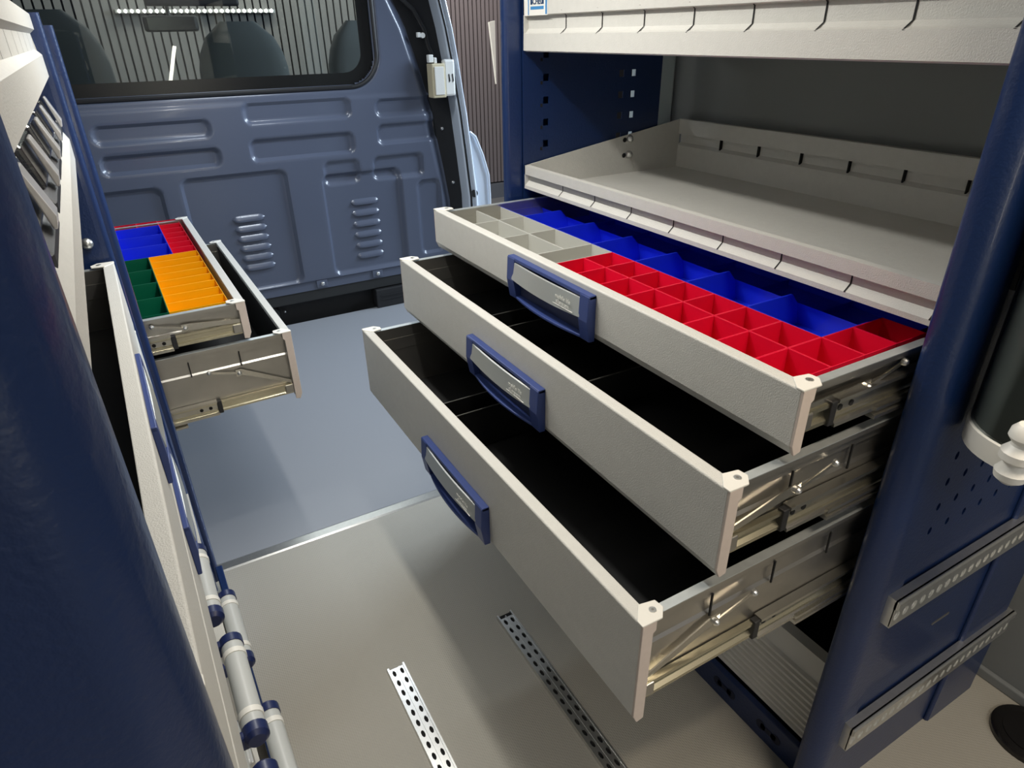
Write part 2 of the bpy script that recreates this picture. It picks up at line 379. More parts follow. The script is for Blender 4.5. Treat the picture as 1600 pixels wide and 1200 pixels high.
MB().box(0.715, 0.745, 3.27, 3.30, 1.38, 1.42).build('plug', WHITE, lb, bevel=0.004); MB().box(0.748, 0.765, 3.27, 3.30, 1.375, 1.405).build('plug', WHITE, lb, bevel=0.004)

# ------------------------------------------------------------------ cab behind the window and the hall
struct(MB().box(-1.6, 1.0, 3.5, 5.2, 0.0, 0.05).build('floor_cab', DARK))
struct(MB().prism([(5.2, 0.0), (5.35, 0.0), (5.35, 0.95), (4.95, 1.05), (4.9, 0.98), (5.2, 0.9)], 'x', -1.55, 0.95).build('wall_dashboard', DARK, bevel=0.02))
def cab_seat(cx, w, zt, label):
    t = thing('van_seat', (cx, 4.0, 0.05), label, 'seat', 'cab seats')
    pts = []
    b = MB(); ny, nz_ = 12, 14; prof = []
    rings = []
    for j in range(nz_+1):
        s_ = j/nz_; z = 0.5+(zt-0.5)*s_
        ww = w/2*(1.0 if s_ < 0.72 else math.sqrt(max(0.04, 1-((s_-0.72)/0.30)**2.2)))
        th = 0.07*(1 if s_ < 0.9 else math.sqrt(max(0.05, 1-((s_-0.9)/0.105)**2)))
        rings.append([(cx+ww*math.copysign(abs(math.cos(a))**0.5, math.cos(a)), 4.0+0.12*(s_-0.5)*-1+th*math.copysign(abs(math.sin(a))**0.7, math.sin(a)), z) for a in [2*math.pi*k/20 for k in range(20)]])
    vs = [v for R_ in rings for v in R_]
    fs = [(i*20+k, i*20+(k+1) % 20, (i+1)*20+(k+1) % 20, (i+1)*20+k) for i in range(nz_) for k in range(20)]+[tuple(range(20))[::-1], tuple(range(nz_*20, nz_*20+20))]
    MB().add(vs, fs).build('backrest', SEAT, t, smooth=True)
    MB().box(cx-w/2, cx+w/2, 3.98, 4.5, 0.35, 0.52).build('seat_cushion', SEAT, t, bevel=0.04, seg=3)
    MB().box(cx-w/2+.05, cx+w/2-.05, 4.05, 4.4, 0.05, 0.35).build('base', DARK, t, bevel=0.01)
cab_seat(-0.14, 0.50, 1.60, 'middle grey cab seat back seen through the bulkhead window')
cab_seat(-1.06, 0.50, 1.66, 'left cab seat back behind the window beside the blue rack post')
cab_seat(0.56, 0.42, 1.60, 'right cab seat back behind the lower right window corner')
mr = thing('rear_view_mirror', (-0.39, 4.9, 1.6), 'dark rear view mirror seen through the bulkhead window', 'mirror')
MB().box(-0.555, -0.225, 4.88, 4.93, 1.56, 1.655).build('housing', DARK, mr, bevel=0.02, seg=3); MB().tube([(-0.39, 4.93, 1.65), (-0.39, 5.0, 1.9)], 0.012, 8).build('stem', DARK, mr)
MB().box(-0.53, -0.25, 4.876, 4.881, 1.572, 1.643).build('mirror_glass', mat('mirror_dark', (0.1, 0.1, 0.1), 0.1, metal=0.8), mr)
vs_ = MB().box(-0.52, 0.05, 4.85, 4.89, 1.705, 1.86).build('sun_visor', mat('visor_dark', (0.03, 0.025, 0.025), 0.6), bevel=0.015)
tag(vs_, 'dark sun visor above the rear view mirror, seen through the window', 'visor')
MB().box(-0.44, -0.16, 4.846, 4.851, 1.74, 1.80).build('warning_label', mat('label_red', (0.35, 0.08, 0.05), 0.5), vs_)

struct(MB().box(-8, 12, -8, 12, -0.66, -0.62).build('floor_hall', HALLF))
struct(MB().box(-2.3, 0.9, -3.7, -3.6, -0.62, 3.5).build('wall_hall_back', mat('hall_white', (0.7, 0.69, 0.66), 0.7)))  # unseen wall, put in and sized for its reflection in the blue posts
wf = struct(MB().box(-3.0, 1.62, 6.02, 6.1, -0.62, 3.4).build('wall_hall_front', SLATG))
sl0 = None
k = 0; x = -2.0
while x < 1.5:
    if sl0 is None: sl0 = MB().box(-0.0235, 0.0235, 6.0, 6.021, -0.5, 3.4).build('slat', SLAT, wf, bevel=0)
    if k == 0: s = sl0
    else: s = sl0.copy(); C.objects.link(s)
    s.location = (x, 0, 0); x += 0.0612; k += 1
# 'org' of the wall offset is already in mesh coordinates
ws = struct(MB().box(1.7, 8.0, 8.22, 8.3, -0.62, 3.6).build('wall_hall_side', SLATG))
b = MB(); x = 2.6
while x < 5.2: b.box(x-0.022, x+0.022, 8.19, 8.221, -0.40, 3.6); x += 0.0606
sp = b.build('slat_field', mat('brown_felt_slat', (0.24, 0.205, 0.20), 0.9, bump=0.4, bscale=200), ws); sp['kind'] = 'stuff'
struct(MB().box(1.7, 8.0, 8.15, 8.22, -0.62, -0.42).build('baseboard_hall', mat('plinth_grey', (0.16, 0.17, 0.19), 0.6)))

# LED row added beyond the glass in place of a reflection; rear tube mirrors
lb2 = thing('added_led_string', (-0.08, 5.92, 1.69), 'row of small bright lamps added beyond the window, in place of a reflection in its glass', 'lamp')
MB().box(-0.66, 0.51, 5.925, 6.0, 1.695, 1.72).build('housing', ALU, lb2)
for k in range(27):
    xx = -0.634+k*1.116/26
    MB().add([(xx-0.012, 5.905, 1.708), (xx, 5.905, 1.722), (xx+0.012, 5.905, 1.708), (xx, 5.905, 1.694), (xx-0.012, 5.925, 1.708), (xx, 5.925, 1.722), (xx+0.012, 5.925, 1.708), (xx, 5.925, 1.694)], [(0,1,2,3),(4,7,6,5),(0,4,5,1),(1,5,6,2),(2,6,7,3),(3,7,4,0)]).build('lamp', LED, lb2)
lt = thing('tube_light', (-0.07, -2.7, 0.6), 'upright hall tube light, mirrored in the window', 'lamp')
MB().tube([(-0.28, -2.7, 0.62), (0.01, -2.7, 1.435)], 0.02, 10).build('tube', LEDT, lt)
MB().box(-0.29, -0.26, -2.72, -2.68, -0.62, 0.63).build('mount', DARK, lt)

# ------------------------------------------------------------------ floor tracks
def track(x0, x1, ye, y0, label):
    t = thing('floor_track', ((x0+x1)/2, ye, 0), label, 'rail', 'lashing rails on the floor')
    w = x1-x0; n_ = int((ye-y0)/0.033); vs = [ye-y0-(n_-k)*0.033 if 0 else k*0.033 for k in range(n_+1)]
    b = MB().cells((x0, y0, 0.007), (1, 0, 0), (0, 1, 0), [0, w*0.10, w*0.44, w*0.56, w*0.90, w], vs, {(i, j): (w*0.10, 0.0105) for i in (1, 3) for j in range(n_)}, (0, 0, -0.004))
    b.build('perforated_strip', ALU, t)
    MB().prism([(x0-0.002, 0), (x0, 0.010), (x0+w*0.10, 0.010), (x0+w*0.10, 0)], 'y', y0, ye).build('edge', ALU, t)
    MB().prism([(x1-w*0.10, 0), (x1-w*0.10, 0.010), (x1, 0.010), (x1+0.002, 0)], 'y', y0, ye).build('edge', ALU, t)
    MB().prism([(x0+w*0.45, 0.002), (x0+w*0.47, 0.0085), (x0+w*0.53, 0.0085), (x0+w*0.55, 0.002)], 'y', y0, ye-0.01).build('ridge', ALU, t)
    MB().box(x0, x1, y0, ye, 0.0005, 0.0015).build('base', VOID, t)
track(-0.606, -0.558, 0.757, -0.7, 'left perforated aluminium rail set in the floor, brightly lit')
track(-0.262, -0.214, 0.768, -0.7, 'right perforated aluminium rail in the floor, in the drawer shade')
# black round plate on the floor
bp_ = thing('round_cover', (0.672, -0.212, 0), 'round black cover on the floor behind the right rack', 'cover')
MB().tube([(0.672, -0.212, 0.0), (0.672, -0.212, 0.012), (0.672, -0.212, 0.016)], [0.083, 0.083, 0.074], 40).build('rim', mat('gloss_black', (0.008, 0.007, 0.007), 0.15), bp_, smooth=True)
MB().tube([(0.672, -0.212, 0.016), (0.672, -0.212, 0.018)], 0.06, 32).build('centre', MATS['gloss_black'], bp_, smooth=True)

# ------------------------------------------------------------------ drawers
def lipslots(parent, xf, mk, ys, name='slot'):
    for y in ys:
        mk(y).build(name, VOID, parent, xf=xf)
def make_drawer(parent, xf0, d, y0, y1, zb, zt, depth, label, xf=None, handle=(0.455, 0.762), hz=None, lined=True, slots=True, dividers=(), hs=1.0, sides=True, slide_z=None, fixedx=None):
    """xf0 = x of the outer front face, d = +1 body towards +x, -1 towards -x; xf = vertex transform"""
    X = lambda t: xf0+d*t
    H = zt-zb
    drw = MB()
    # floor and back of the tray
    drw.box(X(0.02), X(depth), y0+0.022, y1-0.022, zb+0.018, zb+0.022)
    drw.box(X(depth-0.003), X(depth), y0+0.022, y1-0.022, zb+0.02, zt-0.012)
    # side walls with a rolled flange and a stepped rib
    for yy, s in ((y0+0.022, 1), (y1-0.022, -1)):
        r0 = zt-0.038 if H > 0.12 else zt-0.028; r1 = zt-0.072 if H > 0.12 else zt-0.055; i = 0.008
        P = [(-0.010, zt-0.007), (0.004, zt-0.007), (0.004, zb+0.018), (0.0, zb+0.018), (0.0, r1-0.006), (i-0.003, r1), (i-0.003, r0), (-0.002, r0+0.001), (-0.002, zt-0.016), (-0.010, zt-0.016)]
        drw.prism([(yy+s*a, z) for a, z in P], 'x', X(0.018), X(depth))
    dr = drw.build('drawer', GALV, parent, xf=xf, label=label)
    for yy, s in ((y0+0.022, 1), (y1-0.022, -1)):
        MB().box(X(0.02), X(depth), yy-s*0.0105, yy+s*0.0045, zt-0.007, zt-0.0055).build('top_flange', GALVL, dr, xf=xf)
    if lined:
        l = MB(); a0, a1, c0, c1, e0, e1 = X(0.022), X(depth-0.004), y0+0.027, y1-0.027, zb+0.0225, zt-0.02
        l.box(a0, a1, c0, c1, e0, e0+0.001); l.box(a0, a0+d*0.001, c0, c1, e0, e1); l.box(a1, a1-d*0.001, c0, c1, e0, e1)
        l.box(a0, a1, c0, c0+0.001, e0, e1)
        l.build('liner', BLACK, dr, xf=xf)
    for yy in dividers:
        MB().box(X(0.03), X(depth-0.01), yy-0.001, yy+0.001, zb+0.025, zb+H*0.62).build('divider', BLACK, dr, xf=xf)
        MB().box(X(0.03), X(depth-0.01), yy-0.0014, yy+0.0014, zb+H*0.62, zb+H*0.62+0.0015).build('divider_edge', GALV, dr, xf=xf)
    # front panel: folded sheet
    ch = 0.016
    fp = MB().prism([(X(0), zb+ch), (X(0), zt-0.002), (X(0.002), zt), (X(0.023), zt), (X(0.023), zt-0.014), (X(0.018), zt-0.016), (X(0.018), zb+0.002), (X(0.008), zb)], 'y', y0+0.004, y1-0.004)
    fp.build('front_panel', CREAM, dr, xf=xf, bevel=0.0012)
    for yy, s in ((y0, 1), (y1, -1)):
        MB().prism([(X(0.0005), zb+ch), (X(0.0005), zt-0.001), (X(0.026), zt-0.001), (X(0.026), zt-0.02), (X(0.021), zt-0.024), (X(0.021), zb+0.002), (X(0.008), zb-0.001)], 'y', yy, yy+s*0.0045).build('end_cap', CAPM, dr, xf=xf, bevel=0.001)
        MB().prism([(X(-0.0005), yy), (X(-0.0005), yy+s*0.012), (X(0.020), yy+s*0.035), (X(0.046), yy+s*0.03), (X(0.048), yy+s*0.014), (X(0.034), yy-s*0.001)], 'z', zt-0.0015, zt+0.0015).build('corner_cap', WHITEP, dr, xf=xf, bevel=0.001)
        MB().disc((X(0.031), yy+s*0.017, zt+0.001), (0, 0, 1), 0.0055, 0.0012, 14).build('screw', ALU, dr, xf=xf)
        MB().disc((X(0.031), yy+s*0.017, zt+0.0021), (0, 0, 1), 0.0022, 0.0004, 6).build('screw_socket', GALV, dr, xf=xf)
    # handle
    if handle:
        ya, yb = handle; hz = hz or zt-0.012; hh = min(0.094, H-0.008); yc = (ya+yb)/2
        body = MB(); nn = 16
        # bottom lip bulges outwards in the middle, frame stands 18 mm proud
        def bul(t): return 0.010+0.018*(1-t*t)
        body.box(X(-0.016*hs), X(0.0), ya, yb, hz-0.008, hz)                      # top ledge
        for s, e in ((ya, 1), (yb, -1)):
            body.prism([(X(0), hz), (X(-0.017*hs), hz-0.002), (X(-0.020*hs), hz-hh*0.55), (X(-0.013*hs), hz-hh), (X(0), hz-hh)], 'y', s, s+e*0.030)
        vs = []
        for i in range(nn+1):
            t = -1+2*i/nn; y = yc+t*(yb-ya-0.058)/2; bo = -0.013-0.012*(1-t*t)
            vs += [(X(bo*hs), y, hz-hh), (X(bo*hs), y, hz-hh+0.006), (X(bo*hs+0.004), y, hz-hh+0.006), (X(-0.0), y, hz-hh+0.006), (X(0.0), y, hz-hh)]
        fs = [(i*5+j, i*5+(j+1) % 5, (i+1)*5+(j+1) % 5, (i+1)*5+j) for i in range(nn) for j in range(5)]+[(4, 3, 2, 1, 0), (nn*5, nn*5+1, nn*5+2, nn*5+3, nn*5+4)]
        body.add(vs, fs)
        body.build('handle', BLUEP, dr, xf=xf, bevel=0.0015)
        MB().box(X(-0.0015), X(0), ya+0.03, yb-0.03, hz-hh, hz-0.008).build('handle_recess', mat('recess_blue', (0.012, 0.02, 0.07), 0.5), dr, xf=xf)
        g_ = MB(); vs = []
        pa, pb = ya+0.026, yb-0.022
        for i in range(nn+1):
            t = -1+2*i/nn; y = (pa+pb)/2+t*(pb-pa)/2; bo = -0.017-0.005*(1-t*t)
            zlow = hz-0.009-hh*(0.42+0.04*(1-t*t))
            vs += [(X(bo*hs+0.001), y, hz-0.011), (X(bo*hs-0.003), y, zlow), (X(bo*hs), y, zlow-0.001), (X(bo*hs+0.004), y, hz-0.010)]
        fs = [(i*4+j, i*4+(j+1) % 4, (i+1)*4+(j+1) % 4, (i+1)*4+j) for i in range(nn) for j in range(4)]+[(3, 2, 1, 0), (nn*4, nn*4+1, nn*4+2, nn*4+3)]
        g_.add(vs, fs).build('grip_plate', SILV, dr, xf=xf, smooth=True)
        if d > 0:
            txy = pa+0.052; off = X(-0.0235)
            text_mesh('mobile life', 0.0125, (off, txy, hz-0.031), (0, -1, 0), (0, 0, 1), 'lettering', WHITE, dr, xf=xf)
            text_mesh('allsystem', 0.0125, (off-0.0006, txy, hz-0.0415), (0, -1, 0), (0, 0, 1), 'lettering', WHITE, dr, xf=xf)
            MB().box(off-0.0006, off+0.001, txy-0.034, txy+0.034, hz-0.0455, hz-0.0443).build('underline', WHITE, dr, xf=xf)
    # telescopic slides, braces, slots
    for yy, s in (((y0+0.020, -1), (y1-0.020, 1)) if sides else ()):
        sz = zb+(slide_z if slide_z else 0.030)
        fx = fixedx
        inner_end = X(depth)
        def rail(a, c, w, z, hgt, name, m_):
            o = s*w
            pr_ = [(yy, z-hgt/2), (yy+o, z-hgt/2), (yy+o, z-hgt/2+0.006), (yy+o*0.35, z-hgt/2+0.010), (yy+o*0.35, z+hgt/2-0.010), (yy+o, z+hgt/2-0.006), (yy+o, z+hgt/2), (yy, z+hgt/2)]
            return MB().prism(pr_, 'x', a, c).build(name, m_, dr, xf=xf)
        rail(X(0.022), inner_end, 0.010, sz, 0.032, 'inner_slide', ZINC)
        rail(fx, X(depth+0.02), 0.016, sz, 0.046, 'outer_slide', RAIL)
        rail(fx+d*0.09, X(depth+0.02), 0.020, sz-0.026, 0.020, 'cabinet_slide', RAIL)
        MB().box(fx-d*0.012, fx+d*0.001, yy+s*0.001, yy+s*0.014, sz-0.02, sz+0.02).build('slide_stop', DARK, dr, xf=xf, bevel=0.002)
        for q in (0.02, 0.045): MB().disc((fx+d*q, yy+s*0.0055, sz), (0, s, 0), 0.005, 0.0012, 10).build('hole', VOID, dr, xf=xf)
        # brace from the front up to the side wall
        zb2 = zb+H*0.55; st = MB()
        pth = [(X(0.022), sz+0.016), (X(0.022), sz+0.027), (X(0.155), zb2+0.012), (X(0.172), zb2+0.012), (X(0.172), zb2-0.010), (X(0.155), zb2-0.006)]
        st.prism(pth, 'y', yy+s*0.004, yy+s*0.0065)
        st.prism([(X(0.166), zb2), (X(0.166), zb2+0.005), (X(0.245), zb2+0.026), (X(0.245), zb2+0.020)], 'y', yy+s*0.0065, yy+s*0.009)
        st.build('brace', RAIL, dr, xf=xf)
        MB().disc((X(0.163), yy+s*0.0065, zb2+0.002), (0, s, 0), 0.0065, 0.009, 12, dome=1).build('bolt', ALU, dr, xf=xf)
        MB().disc((X(0.242), yy+s*0.0065, zb2+0.023), (0, s, 0), 0.0065, 0.009, 12, dome=1).build('bolt', ALU, dr, xf=xf)
        MB().box(X(0.020), X(0.045), yy+s*0.0, yy+s*0.012, sz-0.012, sz+0.014).build('front_bracket', GALV, dr, xf=xf, bevel=0.002)
        if slots and H > 0.12:
            for q in range(1, 5):
                xx = X(0.1525+0.136*(q-1))
                if 0.16+0.136*(q-1) < depth-0.03:
                    w_ = yy+s*0.0015+(-s)*0.002
                    MB().add([(xx, w_, zt-0.034), (xx+0.003, w_, zt-0.034), (xx+0.003, w_+s*0.0008, zt-0.080), (xx, w_+s*0.0008, zt-0.080), (xx, w_+s*0.003, zt-0.034), (xx+0.003, w_+s*0.003, zt-0.034), (xx+0.003, w_+s*0.0032, zt-0.080), (xx, w_+s*0.0032, zt-0.080)],
                       [(0,1,2,3),(4,5,6,7),(0,1,5,4),(1,2,6,5),(2,3,7,6),(3,0,4,7)]).build('slot', VOID, dr, xf=xf)
    return dr

# ------------------------------------------------------------------ right rack
R = thing('shelving_unit', (0.38, 0.6, 0), 'dark blue right van rack with three pulled out drawers and shelves', 'rack')
def end_profile(xfnt, yo, yi, xb, r=0.038):
    """rounded front edge of a rack side panel: (x,y) outline, yo outer, yi inner"""
    s = 1 if yi > yo else -1; pts = []
    for k in range(9):
        a = math.radians(90*k/8); pts.append((xfnt+r-r*math.sin(a)*1.0, yo+s*(r-r*math.cos(a)))) if 0 else None
    pts = [(xb, yo)]
    for k in range(9):
        a = math.radians(90*k/8); pts.append((xfnt+r-r*math.sin(a), yo+s*(r-r*math.cos(a))))
    for k in range(5):
        a = math.radians(90*k/4); rr = 0.012; pts.append((xfnt+rr-rr*math.cos(a), yi-s*(rr-rr*math.sin(a))))
    pts += [(xb, yi)]
    return pts
# near post + near panel
MB().prism(end_profile(0.047, -0.056, -0.006, 0.135), 'z', 0, 2.0).build('post', BLUE, R, smooth=True)
us = [0.135+0.0]+[0.145+0.0517*k for k in range(8)]+[0.585]; vs = [0, 0.20, 0.40, 0.60, 0.724]+[0.724+0.0525*k for k in range(1, 5)]+[1.1, 1.4, 1.7, 2.0]
hol = {}
for i in range(1, 7):
    for j in range(4, 8): hol[(i, j)] = (0.0055, 0.0085)
near = MB().cells((0, -0.052, 0), (1, 0, 0), (0, 0, 1), us, vs, hol, (0, 0.004, 0)).build('side_panel', BLUE, R, smooth=True)
MB().box(0.135, 0.57, -0.040, -0.036, 0.70, 0.96).build('panel_backing', BLUE, near)
MB().prism([(0.50, -0.058), (0.505, -0.062), (0.69, -0.062), (0.69, -0.052), (0.50, -0.052)], 'z', 0.0, 1.0).build('rear_extension', BLUE, near, bevel=0.002)
MB().box(0.33, 0.39, -0.0535, -0.0518, 0.428, 0.434).build('slot_hole', GALV, near)
def perf_rail(x0, x1, z0, z1):
    t = MB(); h = z1-z0; n_ = int((x1-x0)/0.025); us = [k*(x1-x0)/n_ for k in range(n_+1)]
    t.cells((x0, -0.074, z0), (1, 0, 0), (0, 0, 1), us, [0, h*0.12, h*0.62, h], {(k, 1): (0.0085, h*0.17) for k in range(n_)}, (0, 0.003, 0))
    o = t.build('fastening_rail', ALU, near, smooth=False)
    MB().prism([(-0.076, z1-0.020), (-0.079, z1-0.016), (-0.079, z1-0.003), (-0.076, z1), (-0.056, z1), (-0.056, z1-0.004), (-0.070, z1-0.004), (-0.070, z1-0.020)], 'x', x0, x1).build('fastening_rail_lip', ALU, near)
    MB().box(x0, x1, -0.071, -0.056, z0, z0+0.003).build('fastening_rail_lip', ALU, near)
    MB().box(x0+0.001, x1-0.001, -0.0705, -0.0695, z0+0.003, z1-0.004).build('fastening_rail_core', WHITE, near)
    MB().box(x0, x0+0.003, -0.073, -0.056, z0+0.003, z1-0.004).build('fastening_rail_end', ALU, near)
perf_rail(0.095, 0.82, 0.575, 0.640)
perf_rail(0.100, 0.70, 0.215, 0.285)
# far post + perforated panel
MB().prism(end_profile(0.050, 1.262, 1.212, 0.10), 'z', 0, 2.0).build('post', BLUE, R, smooth=True)
us = [0.10, 0.158, 0.19, 0.235, 0.285, 0.335, 0.385, 0.412, 0.456, 0.50, 0.585]
vs = [0, 1.10]+[1.10+0.057*k for k in range(1, 13)]+[2.0]
hol = {(i, j): (0.009, 0.009, 1) for i in (1, 7, 8) for j in range(1, 13)}
far = MB().cells((0, 1.206, 0), (1, 0, 0), (0, 0, 1), us, vs, hol, (0, 0.003, 0)).build('side_panel', BLUE, R)
hol = MB()
for j in range(12): hol.box(0.156, 0.162, 1.2045, 1.2062, 1.112+0.057*j, 1.120+0.057*j)
hol.build('small_slot', VOID, far)
MB().box(0.10, 0.185, 1.2035, 1.206, 0.0, 0.001).build('foot', BLUE, far)
MB().box(0.10, 0.585, 1.236, 1.240, 0, 1.20).build('outer_sheet', BLUE, far)
MB().box(0.10, 0.39, 1.236, 1.240, 1.20, 2.0).build('outer_sheet', BLUE, far)
MB().prism([(0.051, 1.40), (0.034, 1.548), (0.051, 1.552)], 'y', 1.264, 1.272).build('edge_strip', WHITEP, far)
# kick plate and ribbed flap
kp = MB().box(0.112, 0.128, -0.01, 1.215, 0.0, 0.088).build('kick_plate', BLUE, R, bevel=0.003)
for yc in (0.24, 0.10, 0.40, 0.7, 1.0):
    k_ = MB().tube([(0.1125, yc+0.022, 0.045), (0.1112, yc+0.022, 0.045)], 0.014, 14)
    k_.tube([(0.1125, yc-0.022, 0.045), (0.1112, yc-0.022, 0.045)], 0.014, 14); k_.box(0.1112, 0.1125, yc-0.022, yc+0.022, 0.037, 0.053)
    k_.build('keyhole', mat('recess_blue2', (0.004, 0.008, 0.03), 0.6), kp)
fl = MB().box(0.140, 0.146, 0.03, 1.19, 0.085, 0.345).build('flap', WHITEP, R, bevel=0.002)
for k in range(10):
    z = 0.094+k*0.0185
    MB().prism([(0.141, z), (0.131, z+0.002), (0.131, z+0.009), (0.141, z+0.012)], 'y', 0.03, 1.19).build('rib', WHITEP, fl)
MB().prism([(0.134, 0.333), (0.134, 0.345), (0.158, 0.349), (0.158, 0.343)], 'y', 0.028, 1.19).build('top_rim', WHITEP, fl)
MB().box(0.62, 0.63, 0.0, 1.2, 0.0, 1.12).build('back_panel', BLACK, R)  # black colour stands for the shade inside the open lower rack
MB().box(0.15, 0.62, 0.0, 1.2, 0.02, 0.03).build('bottom_panel', BLACK, R)
# shelves
YS = [1.02-0.1435*k for k in range(8)]
def r_shelf(zb, zt_lip, zback, label, big=False):
    x0 = 0.10
    if not big:
        P = [(x0, zt_lip), (x0, zt_lip-0.024), (x0+0.013, zt_lip-0.024), (x0+0.013, zb+0.022), (x0, zb+0.010), (x0-0.0005, zb+0.001), (x0+0.01, zb-0.001), (x0+0.02, zb), (x0+0.02, zb+0.006), (x0+0.017, zb+0.008), (x0+0.017, zt_lip)]
    else:
        P = [(x0, zt_lip), (x0, zb+0.083), (x0+0.013, zb+0.081), (x0+0.013, zb+0.052), (x0+0.006, zb+0.044), (x0, zb+0.041), (x0-0.001, zb+0.002), (x0+0.01, zb-0.001), (x0+0.02, zb), (x0+0.02, zb+0.006), (x0+0.018, zb+0.008), (x0+0.018, zt_lip)]
    s = MB().prism(P, 'y', 0.0, 1.2)
    zf = zb+0.006
    s.box(x0+0.012, 0.672, 0.0, 1.2, zf-0.003, zf)
    for yy in (0.0, 1.197):
        s.prism([(x0, zf-0.003), (x0, zt_lip), (0.672, zback), (0.672, zf-0.003)], 'y', yy, yy+0.003)
    # back wall with rib
    B = [(0.672, zback), (0.668, zback), (0.668, zback-0.044), (0.682, zback-0.044), (0.682, zback-0.070), (0.669, zback-0.078), (0.669, zf), (0.686, zf), (0.686, zback)]
    s.prism(B, 'y', 0.0, 1.2)
    o = s.build('shelf', CREAM, R, label=label)
    for y in YS:
        if not big:
            MB().add([(x0+0.0122, y, zt_lip-0.025), (x0+0.0122, y+0.003, zt_lip-0.025), (x0+0.0122, y+0.003, zb+0.022), (x0+0.0122, y, zb+0.022), (x0-0.0008, y+0.003, zb+0.010), (x0-0.0008, y, zb+0.010)], [(0,1,2,3),(3,2,4,5)]).build('slot', VOID, o)
        else:
            MB().add([(x0-0.0006, y+0.002, zb+0.090), (x0-0.0006, y+0.0055, zb+0.090), (x0+0.0122, y+0.0035, zb+0.079), (x0+0.0122, y, zb+0.079), (x0+0.0122, y+0.0035, zb+0.052), (x0+0.0122, y, zb+0.052), (x0-0.0008, y+0.0075, zb+0.040), (x0-0.0008, y+0.004, zb+0.040)], [(0,1,2,3),(3,2,4,5),(5,4,6,7)]).build('slot', VOID, o)
        MB().box(0.672, 0.6825, y, y+0.003, zback-0.074, zback-0.044).build('slot', VOID, o)
    return o
sh = r_shelf(1.126, 1.190, 1.275, 'cream middle shelf tray, empty')
for z in (1.232, 1.187):
    MB().disc((0.47, 1.196, z), (0, -1, 0), 0.011, 0.014, 12, dome=1).build('bolt', ALU, sh, smooth=True)
    MB().disc((0.452, 1.1965, z-0.002), (0, -1, 0), 0.007, 0.001, 10).build('hole', VOID, sh)
up = r_shelf(1.479, 1.78, 1.80, 'cream upper shelf with tall ribbed front lip', big=True)
# sticker
sk = MB().box(0.0985, 0.0996, 1.083, 1.193, 1.560, 1.66).build('sticker', WHITE, up)
MB().box(0.0980, 0.0986, 1.085, 1.092, 1.562, 1.66).build('sticker_stripe', STKB, up)
MB().box(0.0980, 0.0986, 1.170, 1.174, 1.562, 1.66).build('sticker_stripe', STKB, up)
MB().box(0.0980, 0.0986, 1.10, 1.162, 1.573, 1.580).build('sticker_stripe', STKB, up)
MB().box(0.0980, 0.0986, 1.10, 1.109, 1.584, 1.5985).build('sticker_block', STKD, up); MB().box(0.0980, 0.0986, 1.153, 1.162, 1.584, 1.5985).build('sticker_block', STKD, up)
text_mesh('SCHEU', 0.0185, (0.0979, 1.131, 1.5845), (0, -1, 0), (0, 0, 1), 'sticker_lettering', STKD, up, depth=0.0004, bold=0.0004)
text_mesh('KLAIRFUL', 0.0165, (0.0979, 1.131, 1.602), (0, -1, 0), (0, 0, 1), 'sticker_lettering', STKD, up, depth=0.0004)
# three open drawers
D1 = make_drawer(R, -0.188, 1, 0.0, 1.2, 1.001, 1.105, 0.54, 'top drawer, filled with coloured bins', hz=1.094, lined=False, slide_z=0.040, fixedx=-0.096)
D2 = make_drawer(R, -0.298, 1, 0.0, 1.2, 0.829, 0.985, 0.56, 'middle drawer, black lined and empty', hz=0.928, dividers=(0.44, 0.755, 0.835), slide_z=0.042, fixedx=-0.150)
D3 = make_drawer(R, -0.4275, 1, 0.0, 1.2, 0.598, 0.806, 0.62, 'lowest drawer, deepest and pulled out furthest', hz=0.700, dividers=(0.76, 0.83), slide_z=0.045, fixedx=-0.160)

# ------------------------------------------------------------------ bins
U = 0.0773
def bin_mesh(w, l, h, m_, name):
    """open bin, origin at its low corner, w along x, l along y"""
    b = MB(); t = 0.0016; g = 0.0003; tp = 0.002
    o0 = [(g+tp, g+tp, 0), (w-g-tp, g+tp, 0), (w-g-tp, l-g-tp, 0), (g+tp, l-g-tp, 0)]
    o1 = [(g, g, h), (w-g, g, h), (w-g, l-g, h), (g, l-g, h)]
    i1 = [(g+t, g+t, h), (w-g-t, g+t, h), (w-g-t, l-g-t, h), (g+t, l-g-t, h)]
    i0 = [(g+tp+t, g+tp+t, t), (w-g-tp-t, g+tp+t, t), (w-g-tp-t, l-g-tp-t, t), (g+tp+t, l-g-tp-t, t)]
    fs = [(3, 2, 1, 0), (12, 13, 14, 15)]
    for k in range(4):
        k2 = (k+1) % 4
        fs += [(k, k2, 4+k2, 4+k), (4+k, 4+k2, 8+k2, 8+k), (8+k, 8+k2, 12+k2, 12+k)]
    b.add(o0+o1+i1+i0, fs)
    me = bpy.data.meshes.new(name); me.from_pydata(b.v, [], b.f)
    bm = bmesh.new(); bm.from_mesh(me); bmesh.ops.recalc_face_normals(bm, faces=bm.faces); bm.to_mesh(me); bm.free()
    me.materials.append(m_); return me
